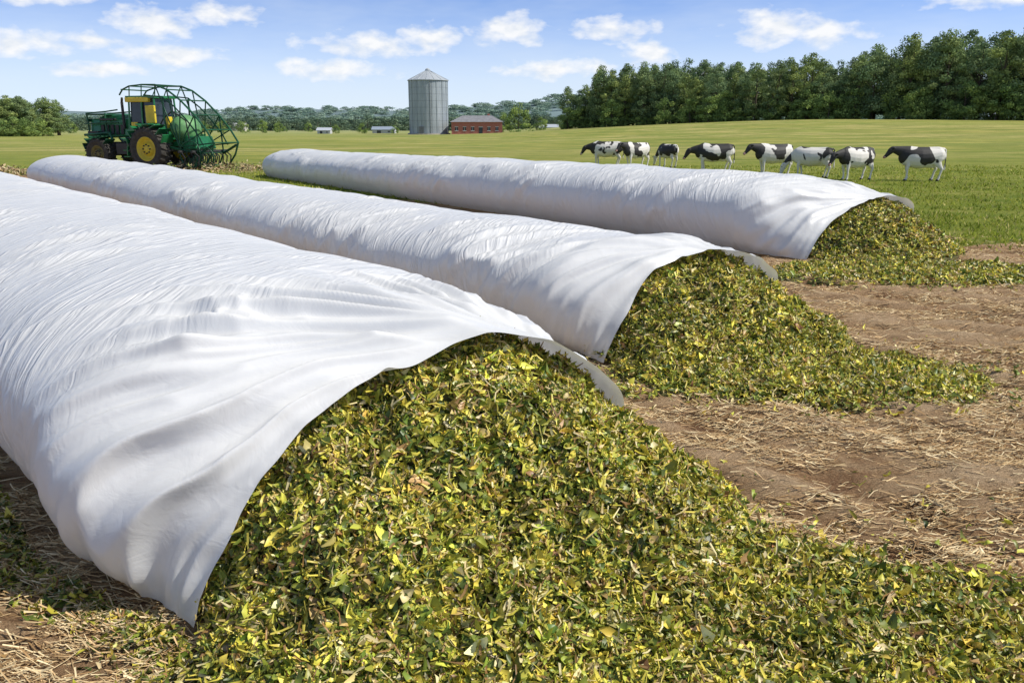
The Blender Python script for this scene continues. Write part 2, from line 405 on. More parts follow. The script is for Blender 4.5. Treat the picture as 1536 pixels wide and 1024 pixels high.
# ---------------------------------------------------------------- piles
def make_pile(name,O,ang,prof,ell,N,st,Lr,seed,m=.78,bump=.12,off=.09,skh=.07):
    rg=np.random.default_rng(seed)
    D=np.array([-math.sin(ang),math.cos(ang)]);P=np.array([math.cos(ang),math.sin(ang)])
    pl=np.array(prof[:-1]+[(prof[-1][0],prof[-2][1]*.5)])
    pz=resample(pl,60,6)
    px_=np.array([q[0] for q in prof]);pzz=np.array([q[1] for q in prof])
    cx,cy,rx,ry=ell
    def H(X,Y):
        dx=X-O[0];dy=Y-O[1];s=dx*D[0]+dy*D[1];p=dx*P[0]+dy*P[1]
        f=np.maximum(0,-s)
        h=np.full(X.shape,-9.)
        mm=m*(1+.3*(fbm(X*.9,Y*.9,seed,2)-.5))
        lat=1+1.1*np.exp(-f/.35)
        for a,b in pz:
            dd=np.sqrt(f*f+(lat*(p-a))**2)
            h=np.maximum(h,b-off-(mm*dd-.03*dd*dd+.05*np.sqrt(dd)))
        e=((X-cx)/rx)**2+((Y-cy)/ry)**2+(fbm(X*1.1,Y*1.1,seed+3,4)-.5)*1.1
        out=(s>-.12)&((p<px_[0]+.02)|(p>px_[-1]))
        e=e+np.where(out,.75,0)
        sk=skh*(1-ss(e,.3,1.0))
        hh=np.logaddexp(h*14,sk*14)/14
        hh=np.where(h<-.3,sk,hh)
        hh+=(bump*(fbm(X*2.3,Y*2.3,seed+5,3)-.5)+bump*.9*(fbm(X*6.5,Y*6.5,seed+6,2)-.5))*(.15+.85*ss(hh,0,.3))*1.5
        lim=np.interp(p,px_,pzz)-.05
        hh=np.where((s>-.35),np.minimum(hh,np.maximum(lim,.02)),hh)
        return hh,e,s,h
    g=280
    gx=np.linspace(cx-rx*1.35-.6,cx+rx*1.35,g);gy=np.linspace(cy-ry*1.4,max(cy+ry*1.5,O[1]+1.6),g)
    X,Y=np.meshgrid(gx,gy);h,e,s,hr=H(X,Y)
    Z=np.where((e>.9)&(hr<0),-.16,h-.035)
    Z=np.where(s>.55,-.16,Z)
    par=empty(name)
    add('mass',np_mesh('mass',np.stack([X,Y,Z],-1),grid_quads(g,g),[M_pbase]),par)
    pts=[]
    tot=0
    while tot<N:
        x=rg.uniform(gx[0],gx[-1],N);y=rg.uniform(gy[0],gy[-1],N)
        h,e,s,hr=H(x,y)
        pb=np.where(hr>.02,1,np.clip((1.08-e)*1.5,0,1)**1.5)
        pb=np.maximum(pb,.02*np.exp(-np.maximum(e-1,0)*1.5))
        k=(rg.random(N)<pb)&(s<.4)
        x,y,h,e=x[k],y[k],h[k],e[k]
        ep=.03
        nx=-(H(x+ep,y)[0]-h)/ep;ny=-(H(x,y+ep)[0]-h)/ep
        nn=nrmz(np.stack([np.clip(nx,-1.3,1.3),np.clip(ny,-1.3,1.3),np.ones_like(nx)],1))
        gr_,gr2=furrow(x,y)
        gz=(gr_-.5)*.15+(gr2-.5)*.12-.04
        z=np.maximum(h,gz+.01)+rg.uniform(-.015,.025,len(x))
        pts.append(np.concatenate([np.stack([x,y,z],1),nn],1));tot+=len(x)
    pts=np.concatenate(pts)[:N]
    pos=pts[:,:3]+pts[:,3:]*rg.uniform(0,.02,(N,1));nn=pts[:,3:]
    L=rg.uniform(Lr[0],Lr[1],N)*np.where(rg.random(N)<.06,1.4,1)*np.where(rg.random(N)<.5,.55,1);W=L*rg.uniform(.22,.6,N)
    ws=[.15,1,.85,.1] if st==4 else [.2,1,.15]
    C=leafcols(N,rg)
    cl=fbm(pos[:,0]*3,pos[:,1]*3,seed+8,3)[:,None]
    C=C*(.72+.65*cl)
    a=strips(pos,nn,L,W,C,st,ws,.55,1.1,rg)
    n2=N//3;ii=rg.integers(0,N,n2)
    b=strips(pos[ii]+rg.normal(0,.02,(n2,3)),nn[ii],rg.uniform(.03,.13,n2),rg.uniform(.005,.015,n2),PAL[rg.choice([4,5,7,3,6,8],n2)]*rg.uniform(.6,1.1,(n2,1)),3,[1,1,.7],.5,.8,rg)
    add('leaves',np_mesh('leaves',np.vstack([a[0],b[0]]),np.vstack([a[1],b[1]+len(a[0])]),[M_leaf],colors=np.vstack([a[2],b[2]])),par)
make_pile('chopped_silage_pile',O1,A1,P1,(1.2,3.5,2.9,1.62),78000,4,(.035,.11),101,.77,.17)
make_pile('chopped_silage_pile.001',O2,A2,P2,(3.15,8.95,2.3,1.15),34000,3,(.045,.12),202,.68,.16)
make_pile('chopped_silage_pile.002',O3,A3,P3,(7.6,15.6,2.8,1.4),24000,3,(.06,.14),303,.66,.16)

def foot_leaves():
    rg=np.random.default_rng(5);N=4200
    D=np.array([-math.sin(A1),math.cos(A1)]);P=np.array([math.cos(A1),math.sin(A1)])
    s=rg.uniform(-.6,7,N);p=-1.60-.45*ss(s,0,1.6)-np.abs(rg.normal(0,.17,N))
    x=O1[0]+D[0]*s+P[0]*p;y=O1[1]+D[1]*s+P[1]*p
    r_,r2_=furrow(x,y)
    pos=np.stack([x,y,(r_-.5)*.15+(r2_-.5)*.12-.04+rg.uniform(.0,.03,N)],1)
    L=rg.uniform(.04,.10,N)
    a=strips(pos,np.tile([0,0,1.],(N,1)),L,L*rg.uniform(.25,.5,N),leafcols(N,rg)*.8,3,[.2,1,.15],.5,1.,rg)
    add('fallen_leaves',np_mesh('fallen_leaves',a[0],a[1],[M_leaf],colors=a[2]))
foot_leaves()

# ---------------------------------------------------------------- straw on soil
def straw():
    rg=np.random.default_rng(11);N=105000
    r=rg.random(N*2)
    y=3+ (r**1.3)*18.5;x=rg.uniform(-1,1,N*2)*(1.2+y*.72)+.4
    k=fbm(x*1.3,y*2.6,66,4);keep=rg.random(N*2)<ss(k,.40,.62)*.93+.07
    x,y=x[keep][:N],y[keep][:N];n=len(x)
    r_,r2_=furrow(x,y)
    gz=(r_-.5)*.15+(r2_-.5)*.12-.04
    pos=np.stack([x,y,gz+rg.uniform(.0,.03,n)],1)
    base=np.array([(.70,.53,.30),(.58,.40,.21),(.80,.65,.40),(.40,.25,.12)])
    C=base[rg.integers(0,4,n)]*rg.uniform(.65,1.1,(n,1))
    td=np.stack([rg.normal(0,.55,n),np.ones(n),np.zeros(n)],1)
    a=strips(pos,np.tile([0,0,1.],(n,1)),rg.uniform(.04,.20,n)*(1+y*.015),rg.uniform(.003,.007,n)*(1+y*.06),C,3,[1,1,1],.22,.35,rg,td)
    add('straw_litter',np_mesh('straw_litter',a[0],a[1],[M_straw],colors=a[2]))
straw()

# ---------------------------------------------------------------- grass
def grass():
    rg=np.random.default_rng(12);N=120000
    y=18+42*rg.random(N)**1.5;x=rg.uniform(-.9,.95,N)*y*.8+2
    yb=21+.9*np.maximum(0,8-x)
    cl=fbm(x*1.1,y*1.1,77,3)
    k=(y+(fbm(x*.35,y*.35,3,4)-.5)*4>yb-.3+rg.normal(0,.5,N))&(rg.random(N)<.2+ss(cl,.35,.65)*.7)
    x,y,cl=x[k],y[k],cl[k];n=len(x)
    hgt=rg.uniform(.03,.10,n)*(1+y*.006);w=rg.uniform(.008,.02,n)*(1+y*.02)
    z=terr(x,y)
    a=rg.uniform(0,6.28,n);dx=np.cos(a);dy=np.sin(a)
    lean=rg.normal(0,.7,(n,2))*hgt[:,None]
    V=np.empty((n,4,3))
    V[:,0]=np.stack([x-dx*w,y-dy*w,z-.01],1);V[:,1]=np.stack([x+dx*w,y+dy*w,z-.01],1)
    V[:,2]=np.stack([x+lean[:,0]+dx*w*.25,y+lean[:,1]+dy*w*.25,z+hgt],1);V[:,3]=np.stack([x+lean[:,0]-dx*w*.25,y+lean[:,1]-dy*w*.25,z+hgt],1)
    pal=np.array([(.18,.24,.03),(.31,.36,.05),(.44,.44,.085),(.60,.52,.20)])
    C=pal[rg.choice(4,n,p=[.33,.30,.24,.13])]*rg.uniform(.8,1.15,(n,1))*(.65+.65*fbm(x*.25,y*.5,91,3))[:,None]
    add('grass',np_mesh('grass',V,np.arange(n*4).reshape(-1,4),[M_grass],colors=np.repeat(C,4,0)))
grass()

# ---------------------------------------------------------------- trees
def tree_mesh(seed,H=17,W=9,ncl=46,lp=110,size=.42,tone=(1,1,1),low=.12):
    rg=np.random.default_rng(seed)
    mb=MB()
    lean=rg.normal(0,.3,2)
    top=(lean[0],lean[1],H*.8)
    pts=[(0,0,-.5),(lean[0]*.2,lean[1]*.2,H*.25),(lean[0]*.6,lean[1]*.6,H*.5),top]
    rad=[H*.022,H*.017,H*.011,H*.003]
    for i in range(3): mb.tube(pts[i],pts[i+1],rad[i],rad[i+1],7)
    cs=[]
    for i in range(ncl):
        for _ in range(50):
            f=rg.random();z=H*(low+(.98-low)*f)
            env=(math.sin(math.pi*min(1,(f*.86+.16)))**.6)*(1-.25*f)
            a=rg.uniform(0,6.283);r=W*.5*env*math.sqrt(rg.uniform(.25,1))*(1+.18*math.sin(a*3+seed))
            c=np.array([math.cos(a)*r,math.sin(a)*r,z])
            if all(np.linalg.norm(c-q[0])>W*.085 for q in cs): break
        cs.append((c,W*rg.uniform(.09,.18)))
    for c,r in cs[::3]:
        z0=max(H*.15,c[2]-H*.2);mb.tube((0,0,z0),tuple(c),H*.006,H*.0015,5)
    tv=np.array(mb.v);tf=np.array([f for f in mb.f if len(f)==4])
    Vs=[];Cs=[]
    for c,r in cs:
        n=int(lp*rg.uniform(.7,1.2))
        d=nrmz(rg.standard_normal((n,3)));d[:,2]=d[:,2]*.8+.12
        rr=r*rg.uniform(.55,1.18,(n,1));p=c+d*rr*np.array([1,1,.85])
        nn=nrmz(d*1.3+.5*rg.standard_normal((n,3)))
        t=nrmz(np.cross(nn,rg.standard_normal((n,3))));b=np.cross(nn,t)
        sz=size*rg.uniform(.5,1.2,(n,1))
        q=np.stack([p-t*sz*.5,p-b*sz*.35,p+t*sz*.5,p+b*sz*.35],1)
        Vs.append(q)
        base=np.array([(.15,.21,.07),(.20,.27,.085),(.27,.335,.10)])[rg.integers(0,3)]*rg.uniform(.75,1.2)
        cc=base*rg.uniform(.75,1.25,(n,1))*np.array(tone)
        Cs.append(np.repeat(cc,4,0))
    LV=np.concatenate(Vs).reshape(-1,3);LC=np.concatenate(Cs)
    V=np.vstack([tv,LV]);F=np.vstack([tf,np.arange(len(LV)).reshape(-1,4)+len(tv)])
    C=np.vstack([np.full((len(tv),3),.08),LC])
    mi=np.r_[np.zeros(len(tf)),np.ones(len(LV)//4)]
    return np_mesh('tree',V,F,[M_trunk,M_tree],colors=C,smooth=False,midx=mi)
TM=[tree_mesh(i+50,17,rw,52,110,.48,tn) for i,(rw,tn) in enumerate([(9.5,(1.05,1.05,1.5)),(8.5,(1.15,1.15,1.5)),(10.5,(.95,1,1.5)),(8,(1.2,1.15,1.3)),(10,(1.05,1.1,1.7))])]  # tones vary per tree and carry painted haze, lighter and bluer
BM=[tree_mesh(i+80,7,7.5,26,100,.42,(1.15,1.2,1.2),.04) for i in range(3)]
FM=[tree_mesh(i+90,12,15,26,45,1.1,tn,.02) for i,tn in enumerate([(.72,.78,1.7),(.85,.9,1.9),(.66,.72,1.5)])]  # bluish tones: aerial haze painted into the belt's leaf colour
HM=[tree_mesh(i+96,13,24,20,36,2.2,tn,.0) for i,tn in enumerate([(1.15,1.25,3.2),(1.3,1.35,3.5)])]  # strong blue tones paint the haze of the hills into the foliage
def plant(par,me,x,y,s,rg,sz=1.0,dz=0):
    z=float(terr(np.array(x),np.array(y)))
    add('tree',me,par,(x,y,z-.2+dz),(0,0,rg.uniform(0,6.28)),(s*sz*rg.uniform(.9,1.15),s*sz*rg.uniform(.9,1.15),s))
rg=np.random.default_rng(31)
E=empty('distant_tree_line')
a=np.array([19.,292.]);b=np.array([128.,152.]);n=np.array([b[1]-a[1],-(b[0]-a[0])]);n=-n/np.linalg.norm(n)
Lt=np.linalg.norm(b-a)
for row in range(4):
    k=int(Lt/4.5)
    for i in range(k):
        f=(i+rg.uniform(-.4,.4)+row*.3)/k
        p=a+(b-a)*f+n*(row*6+rg.uniform(-2,2))
        s=(.87+.10*math.sin(f*9+1)+rg.uniform(-.16,.17)+row*.03)
        if f<.05: s*=.8
        plant(E,TM[rg.integers(0,5)],p[0],p[1],s,rg)
for i in range(44):
    f=rg.uniform(.0,1);p=a+(b-a)*f-n*rg.uniform(1,6)
    plant(E,BM[rg.integers(0,3)],p[0],p[1],rg.uniform(.35,1.2),rg)
for i in range(90):
    f=rg.uniform(0,1);p=a+(b-a)*f-n*rg.uniform(0,3)
    plant(E,BM[rg.integers(0,3)],p[0],p[1],rg.uniform(.3,.55),rg,1.3)
E=empty('distant_woodland')
for i in range(44):
    x=-141-abs(rg.normal(0,16));plant(E,TM[rg.integers(0,5)],x,rg.uniform(245,275),rg.uniform(.5,.66)+min(.12,(-141-x)*.006),rg,1.35)
for i in range(30):
    plant(E,BM[rg.integers(0,3)],rg.uniform(-170,-134),rg.uniform(238,246),rg.uniform(.4,.8),rg,1.2)
E=empty('distant_tree_belt')
for i in range(540):
    y=rg.uniform(540,740);x=rg.uniform(-.75,.3)*y
    plant(E,FM[rg.integers(0,3)],x,y,rg.uniform(.45,.8),rg,1.5)
for i in range(50):
    y=rg.uniform(330,480);x=rg.uniform(-.62,-.13)*y
    if rg.random()<.5: plant(E,BM[rg.integers(0,3)],x,y,rg.uniform(.4,.8),rg)
E=empty('distant_hill_forest')
def hillz(x,y): return (40+12*np.sin(x*.004+1)+7*np.sin(x*.011))*np.clip((y-1150)/350,0,1)*.85
for i in range(1000):
    y=rg.uniform(1150,1520);x=rg.uniform(-.85,.75)*y
    plant(E,HM[rg.integers(0,2)],x,y,rg.uniform(.4,.6),rg,2.2,float(hillz(x,y))-2)
def hill():
    xs=np.linspace(-1800,1600,160);ys=np.linspace(1050,2200,40);X,Y=np.meshgrid(xs,ys)
    m=simple('hazy_hill',(.15,.21,.22),.95,0,.2,.01)  # base colour includes painted aerial haze, matched to the hill trees
    add('hills',np_mesh('hills',np.stack([X,Y,hillz(X,Y)-2],-1),grid_quads(40,160),[m]))
hill()
add('field_tree',BM[0],None,(2.2,300,0.3),(0,0,1),(1.3,1.3,1.35))
add('field_tree.001',BM[1],None,(-3.5,318,0.3),(0,0,2),(1,1,1.0))
add('field_tree.002',BM[2],None,(11,322,0.3),(0,0,2),(.8,.8,.8))

# ---------------------------------------------------------------- grain silo
def silo():
    E=empty('grain_silo',(-29.5,306,0.1))
    m,t,p=mat('galvanised_steel')
    tc=t.new('ShaderNodeTexCoord').outputs['Object']
    sp=t.new('ShaderNodeSeparateXYZ');t.l.new(tc,sp.inputs[0])
    f=t.noise(t.mapping(tc,(1,1,.12)),1.2,6,.6)
    ringf=t.math('FRACT',t.math('MULTIPLY',sp.outputs[2],.45))
    c=t.ramp(f,[(.3,(.26,.30,.33)),(.7,(.44,.48,.51))])
    c=t.mix(t.math('MULTIPLY',t.math('LESS_THAN',ringf,.12),.4),c,(.2,.22,.24))
    t.l.new(c,p.inputs['Base Color']);p.inputs['Metallic'].default_value=.3;p.inputs['Roughness'].default_value=.55
    R=6.8;h=18.2
    b=MB();pr=[(R,0)]
    nn=60
    for i in range(nn): pr.append((R+(.06 if i%2 else 0),h*(i+1)/nn))
    b.lathe((0,0,0),pr,48,'Z');b.obj('shell',m,E,True)
    b=MB()
    for i in range(18):
        q=2*math.pi*i/18;b.box((math.cos(q)*(R+.1),math.sin(q)*(R+.1),h/2),(.12,.16,h),q)
    b.obj('stiffeners',m,E)
    rf=simple('silo_roof_steel',(.5,.53,.55),.45,.3,.1)
    b=MB();b.lathe((0,0,h),[(R+.45,-.15),(R+.45,.05),(R*.55,1.9),(.9,3.2),(.9,3.7),(.5,4.0),(.02,4.15)],32,'Z');b.obj('roof',rf,E)
    b=MB()
    for i in range(16):
        q=2*math.pi*i/16;b.tube((math.cos(q)*(R+.4),math.sin(q)*(R+.4),h+.12),(math.cos(q)*.9,math.sin(q)*.9,h+3.3),.08,.05,5)
    b.obj('roof_ribs',m,E)
    b=MB()
    for sx in(-.3,.3): b.tube((1.5+sx,-R-.5,0),(1.5+sx,-R-.5,h),.05,.05,5)
    for i in range(40): b.tube((1.2,-R-.5,.4+i*.45),(1.8,-R-.5,.4+i*.45),.03,.03,4)
    b.box((-2,-R-.1,1.3),(1.6,.3,2.6));b.obj('ladder_and_door',simple('dark_steel',(.12,.13,.14),.5,.4),E)
    b=MB();b.lathe((0,0,-.5),[(R+.8,0),(R+.8,.8),(R,.8)],32,'Z');b.obj('footing',simple('concrete',(.4,.38,.35),.9),E)
silo()

# ---------------------------------------------------------------- buildings
def brickmat():
    m,t,p=mat('red_brick')
    tc=t.new('ShaderNodeTexCoord').outputs['Object']
    br=t.new('ShaderNodeTexBrick');t.l.new(t.mapping(tc,(1,1,1),(math.pi/2,0,0)),br.inputs['Vector'])
    br.inputs['Scale'].default_value=3;br.inputs['Color1'].default_value=(.50,.15,.11,1);br.inputs['Color2'].default_value=(.40,.11,.08,1);br.inputs['Mortar'].default_value=(.42,.3,.25,1)
    c=t.mix(t.math('MULTIPLY',t.noise(tc,.6,5),.4),br.outputs[0],(.30,.10,.07))
    t.l.new(c,p.inputs['Base Color']);p.inputs['Roughness'].default_value=.9
    return m
M_glass=simple('window_glass',(.03,.04,.05),.15,0,.2);M_white=simple('white_paint',(.75,.75,.73),.5,0,.06);M_slate=simple('slate_roof',(.22,.22,.235),.7,0,.2,1)
def farmhouse():
    E=empty('brick_farm_building',(-12.2,302,0.0))
    w,d,h=17.5,9,4.2
    b=MB();b.box((0,0,h/2-.3),(w,d,h+.6));W_=b.obj('walls',brickmat(),E)
    b=MB();ov=.6;x=w/2+ov;y=d/2+ov
    b.addm([(-x,-y,h),(x,-y,h),(x,y,h),(-x,y,h),(-x+4.2,0,h+2.2),(x-4.2,0,h+2.2)],[(0,1,5,4),(1,2,5),(2,3,4,5),(3,0,4),(3,2,1,0)]);b.obj('roof',M_slate,E)
    b=MB();g=MB()
    for i in range(6):
        xx=-7+i*2.8
        if i==3: g.box((xx,-d/2-.03,1.2),(1.3,.1,2.4));b.box((xx,-d/2-.02,2.5),(1.6,.12,.15));continue
        g.box((xx,-d/2-.03,1.9),(1.0,.08,1.2));b.box((xx,-d/2-.05,1.22),(1.3,.16,.14));b.box((xx,-d/2-.06,1.9),(.07,.08,1.2));b.box((xx,-d/2-.02,2.59),(1.3,.1,.12))
    g.obj('windows_and_door',M_glass,E);b.obj('frames',M_white,E)
    b=MB();b.box((4,.8,h+2.0),(.8,.8,1.6));b.obj('chimney',W_.data.materials[0],E)
farmhouse()
def shed(x,y,w,d,h,rc,wc,rz=0):
    E=empty('farm_shed',(x,y,0),rz)
    b=MB();b.box((0,0,h/2-.2),(w,d,h+.4));b.addm([(-w/2,-d/2,h+.002),(-w/2,d/2,h+.002),(-w/2,0,h+d*.2)],[(0,1,2)]);b.addm([(w/2,-d/2,h+.002),(w/2,d/2,h+.002),(w/2,0,h+d*.2)],[(0,1,2)])
    b.obj('walls',simple('shed_wall',wc,.6,0,.1),E)
    b=MB();x2=w/2+.4;y2=d/2+.4
    for sg in(-1,1):
        b.addm([(-x2,sg*y2,h-.05),(x2,sg*y2,h-.05),(x2,0,h+d*.2+.15),(-x2,0,h+d*.2+.15),(-x2,sg*y2,h+.1),(x2,sg*y2,h+.1),(x2,0,h+d*.2+.3),(-x2,0,h+d*.2+.3)],[(0,1,2,3),(4,5,6,7),(0,1,5,4),(0,3,7,4),(1,2,6,5)])
    b.obj('roof',simple('shed_roof',rc,.5,.1,.1),E)
    b=MB();b.box((-w*.2,-d/2-.04,h*.4),(w*.18,.1,h*.8));b.box((w*.25,-d/2-.04,h*.5),(w*.1,.1,h*.3));b.obj('doors',M_glass,E)
for a_ in [(-73,335,5,4,1.2,(.5,.53,.58),(.5,.5,.52)),(-52,350,9,5,1.4,(.30,.35,.42),(.48,.5,.53)),(20,470,10,7,2.2,(.45,.48,.52),(.6,.6,.6)),(-180,560,14,8,3,(.5,.5,.5),(.6,.58,.55))]:
    shed(*a_)

# ---------------------------------------------------------------- tractor
def tractor():
    E=empty('farm_tractor',(-22.6,56.2,float(terr(np.array(-22.6),np.array(56.2)))-.03),math.radians(-21))
    G=simple('green_paint',(.018,.16,.055),.35,.1,.3,2,coat=.3);DG=simple('dark_green_paint',(.014,.085,.04),.45,.1,.3,2)
    Yl=simple('yellow_paint',(.65,.50,.04),.4,0,.15,2);BK=simple('black_rubber',(.05,.046,.04),.85,0,.4,5);BM_=simple('black_metal',(.04,.04,.04),.5,.3)
    RM=simple('dirty_rim',(.16,.14,.05),.6,.1,.4,4)
    def wheel(x,y,r,w,nm,rimm):
        t=MB();k=.55
        t.lathe((x,y,r),[(r*k,-w*.38),(r*.8,-w*.5),(r*.93,-w*.46),(r*.955,-w*.2),(r*.96,0),(r*.955,w*.2),(r*.93,w*.46),(r*.8,w*.5),(r*k,w*.38)],40)
        nl=22
        for i in range(nl):
            for sg in(-1,1):
                q=2*math.pi*(i+(.5 if sg>0 else 0))/nl
                M=Matrix.Rotation(-q,3,'Y')
                c=Vector((r*.965,sg*w*.25,0))
                vs=[]
                for dx in(-.035*r,.04*r):
                    for dy,dz in((-w*.26*sg,-.05*r),(w*.26*sg,.06*r),(w*.26*sg,.12*r),(-w*.26*sg,.02*r)):
                        vs.append(M@(c+Vector((dx,dy,dz)))+Vector((x,y,r)))
                t.addm(vs,[(0,1,2,3),(4,5,6,7),(0,1,5,4),(1,2,6,5),(2,3,7,6),(3,0,4,7)])
        t.obj(nm+'_tyre',BK,E)
        d=MB();s=-1 if y<0 else 1
        d.lathe((x,y,r),[(r*.56,w*.40*s),(r*.53,w*.42*s),(r*.48,w*.2*s),(r*.3,w*.12*s),(r*.28,w*.3*s),(r*.14,w*.34*s),(.01,w*.36*s)],32)
        d.lathe((x,y,r),[(r*.56,-w*.40*s),(r*.48,-w*.2*s),(.01,-w*.1*s)],32)
        d.obj(nm+'_rim',rimm,E,True)
        d=MB()
        for i in range(8):
            q=i*math.pi/4;d.tube((x+math.cos(q)*r*.2,y+s*w*.3,r+math.sin(q)*r*.2),(x+math.cos(q)*r*.2,y+s*w*.4,r+math.sin(q)*r*.2),.05,.05,6)
        d.obj(nm+'_nuts',BM_,E)
    for y in(-1.55,1.55): wheel(0,y,1.36,.95,'rear_wheel',Yl)
    for y in(-1.45,1.45): wheel(-4.3,y,1.0,.75,'front_wheel',RM)
    b=MB();b.box((-2.2,0,1.45),(5.6,.9,.6));b.tube((0,-1.4,1.34),(0,1.4,1.34),.22);b.tube((-4.3,-1.3,1.0),(-4.3,1.3,1.0),.16);b.box((-4.3,0,1.3),(.8,.7,.6));b.box((-5.9,0,1.6),(.7,1.1,.8));b.obj('chassis',BM_,E,bevel=.03)
    b=MB();b.box((-3.9,0,2.62),(3.6,1.35,1.15),0,math.radians(-3),.9);b.box((-5.3,0,2.75),(.9,1.5,1.0),0,0,.85);b.box((-4.2,0,3.32),(2.4,.7,.35),0,math.radians(-4),.8);b.obj('hood',G,E,bevel=.09)
    b=MB()
    for i in range(5): b.box((-3.0-.42*i,-.70,2.55),(.26,.06,.62))
    for i in range(7): b.box((-5.80,0,2.35+i*.13),(.06,1.1,.05))
    b.box((-4.1,-.76,3.2),(1.2,.3,.14));b.tube((-2.75,-.75,2.6),(-2.75,-.75,4.3),.09);b.tube((-2.75,-.75,4.3),(-2.6,-.85,4.55),.08);b.tube((-3.1,.6,2.9),(-3.1,.6,3.9),.13)
    b.box((-5.2,-.95,2.2),(.8,.35,.5));b.box((-2.1,-1.15,1.35),(1.6,.7,.7));b.obj('grilles_exhaust',BM_,E,bevel=.02)
    b=MB();b.box((-5.0,0,3.52),(1.6,1.9,.1));b.box((-5.85,0,3.15),(.12,1.7,.2));
    for y in(-1,1):
        b.tube((-5.7,y*.85,2.2),(-5.8,y*.85,3.6),.06);b.tube((-4.2,y*.85,2.2),(-4.2,y*.85,3.6),.06)
        b.path([(-5.9,y*1.1,2.2),(-3.6,y*1.25,2.35),(-3.3,y*1.3,1.9)],.09)
        b.path([(-5.8,y*.9,3.6),(-4.0,y*.95,3.7),(-2.9,y*1.05,3.8)],.05)
        b.path([(-5.9,y*1.0,2.9),(-4.0,y*1.05,3.0),(-2.9,y*1.05,3.0)],.05)
    for y in(-1.45,1.45):
        for i in range(6):
            q=math.radians(25+i*22);b.box((-4.3-math.cos(q)*1.13,y,1.0+math.sin(q)*1.13),(.46,.78,.05),0,math.pi/2-q+math.pi)
    b.obj('front_frame',DG,E,bevel=.015)
    b=MB()
    for y in(-1.5,1.5):
        for i in range(9):
            q=math.radians(-5+i*20);b.box((-math.cos(q)*1.52,y*.98,1.36+math.sin(q)*1.52),(.56,1.0,.07),0,math.pi/2-q+math.pi)
    b.box((-1.7,-1.2,1.9),(1.0,.7,.12));b.box((-1.9,-1.35,1.25),(.7,.45,.08));b.box((-1.9,-1.35,.85),(.7,.45,.08));b.tube((-1.55,-1.55,.8),(-1.55,-1.55,2),.04);b.obj('rear_fenders',G,E,bevel=.02)
    b=MB();b.box((-1.0,0,2.35),(2.3,1.9,.9));b.obj('cab_base',G,E,bevel=.06)
    b=MB();b.box((-1.0,0,3.6),(2.05,1.75,1.75),0,0,.93);b.obj('cab_glass',M_glass,E)
    b=MB()
    for x in(-2.1,-1.0,.1):
        for y in(-.95,.95): b.tube((x,y,2.7),(x*.93-.05,y*.93,4.55),.065)
    b.box((-1,0,4.58),(2.35,2.05,.16));b.obj('cab_frame',G,E,bevel=.02)
    b=MB();b.box((-1.25,0,4.42),(1.9,2.12,.30));b.box((-.2,-1.0,3.5),(.75,.16,1.1));b.box((-1.6,-1.0,2.9),(.5,.12,.25));b.box((.9,-.6,2.9),(.3,.5,.9));b.obj('yellow_panels',Yl,E,bevel=.04)
    b=MB()
    arc=[(-.6,5.32),(.5,5.3),(1.4,5.0),(2.4,4.35),(3.4,3.45),(4.2,2.55),(4.75,1.75)]
    hub=(2.0,1.5)
    for y in(-1.15,1.15):
        b.path([(-2.6,y*.9,4.72),(-2.3,y*.9,5.05),(-1.6,y,5.25),(-.6,y,5.32)],.05)
        b.path([(x,y,z) for x,z in arc],.06)
        b.path([(-.6,y*.9,4.7),(1.0,y,4.55),(1.9,y,3.95),(2.8,y,3.1),(3.5,y,2.3),(3.9,y,1.6)],.045)
        for (ax,az) in arc[1:]: b.tube((hub[0],y,hub[1]),(ax,y,az),.04)
        for (ax,az) in ((-1.6,5.25),(-.6,5.32),(.5,5.3)): b.tube((ax,y,az),(ax-.25,y*.85,4.62),.035)
        b.path([(1.0,y,1.5),(2.2,y,1.3),(3.6,y,1.1),(4.6,y,1.6)],.08)
        b.path([(4.75,y,1.75),(4.45,y,1.0),(3.9,y,.35),(3.0,y,.3)],.06)
        b.path([(3.4,y,3.45),(3.5,y,1.1),(3.1,y,.3)],.05)
        b.path([(1.0,y,4.5),(1.0,y,3.2),(1.3,y,1.6)],.06)
    for x,z in arc+[(-2.3,5.05),(-1.6,5.25),(3.5,1.1),(3.1,.3),(3.9,.35),hub]: b.tube((x,-1.15,z),(x,1.15,z),.04)
    b.obj('rake_frame',DG,E)
    b=MB()
    for (wx,wy,wr) in ((3.0,-1.35,1.0),(4.1,-1.3,.8)):
        for i in range(24):
            q=2*math.pi*i/24;q2=2*math.pi*(i+1)/24
            b.tube((wx+math.cos(q)*wr*.82,wy,wr+math.sin(q)*wr*.82+.05),(wx+math.cos(q2)*wr*.82,wy,wr+math.sin(q2)*wr*.82+.05),.035,.035,5)
            b.tube((wx+math.cos(q)*wr*.25,wy,wr+math.sin(q)*wr*.25+.05),(wx+math.cos(q+.12)*wr,wy,wr+math.sin(q+.12)*wr+.05),.018,.018,4)
    b.obj('finger_wheels',DG,E)
    b=MB();pr=[(.88*math.sin(i*math.pi/14)+.001,-.88*math.cos(i*math.pi/14)*1.2) for i in range(15)];b.lathe((1.7,-.1,2.6),pr,28);b.obj('tank',simple('pale_green_tank',(.13,.30,.12),.45,0,.3),E,True)
    b=MB();b.box((2.6,0,1.75),(1.1,1.9,.8),0,0,.8);b.box((1.6,0,1.65),(1.2,1.4,.3));b.obj('implement_body',G,E,bevel=.05)
    b=MB()
    for i in range(9):
        y=-1.5+i*.375;b.path([(3.4,y,1.2),(3.8,y,.9),(3.7,y,.4),(3.3,y,.1)],.04);b.path([(2.4,y,1.2),(2.7,y,.8),(2.5,y,.3),(2.2,y,.1)],.04)
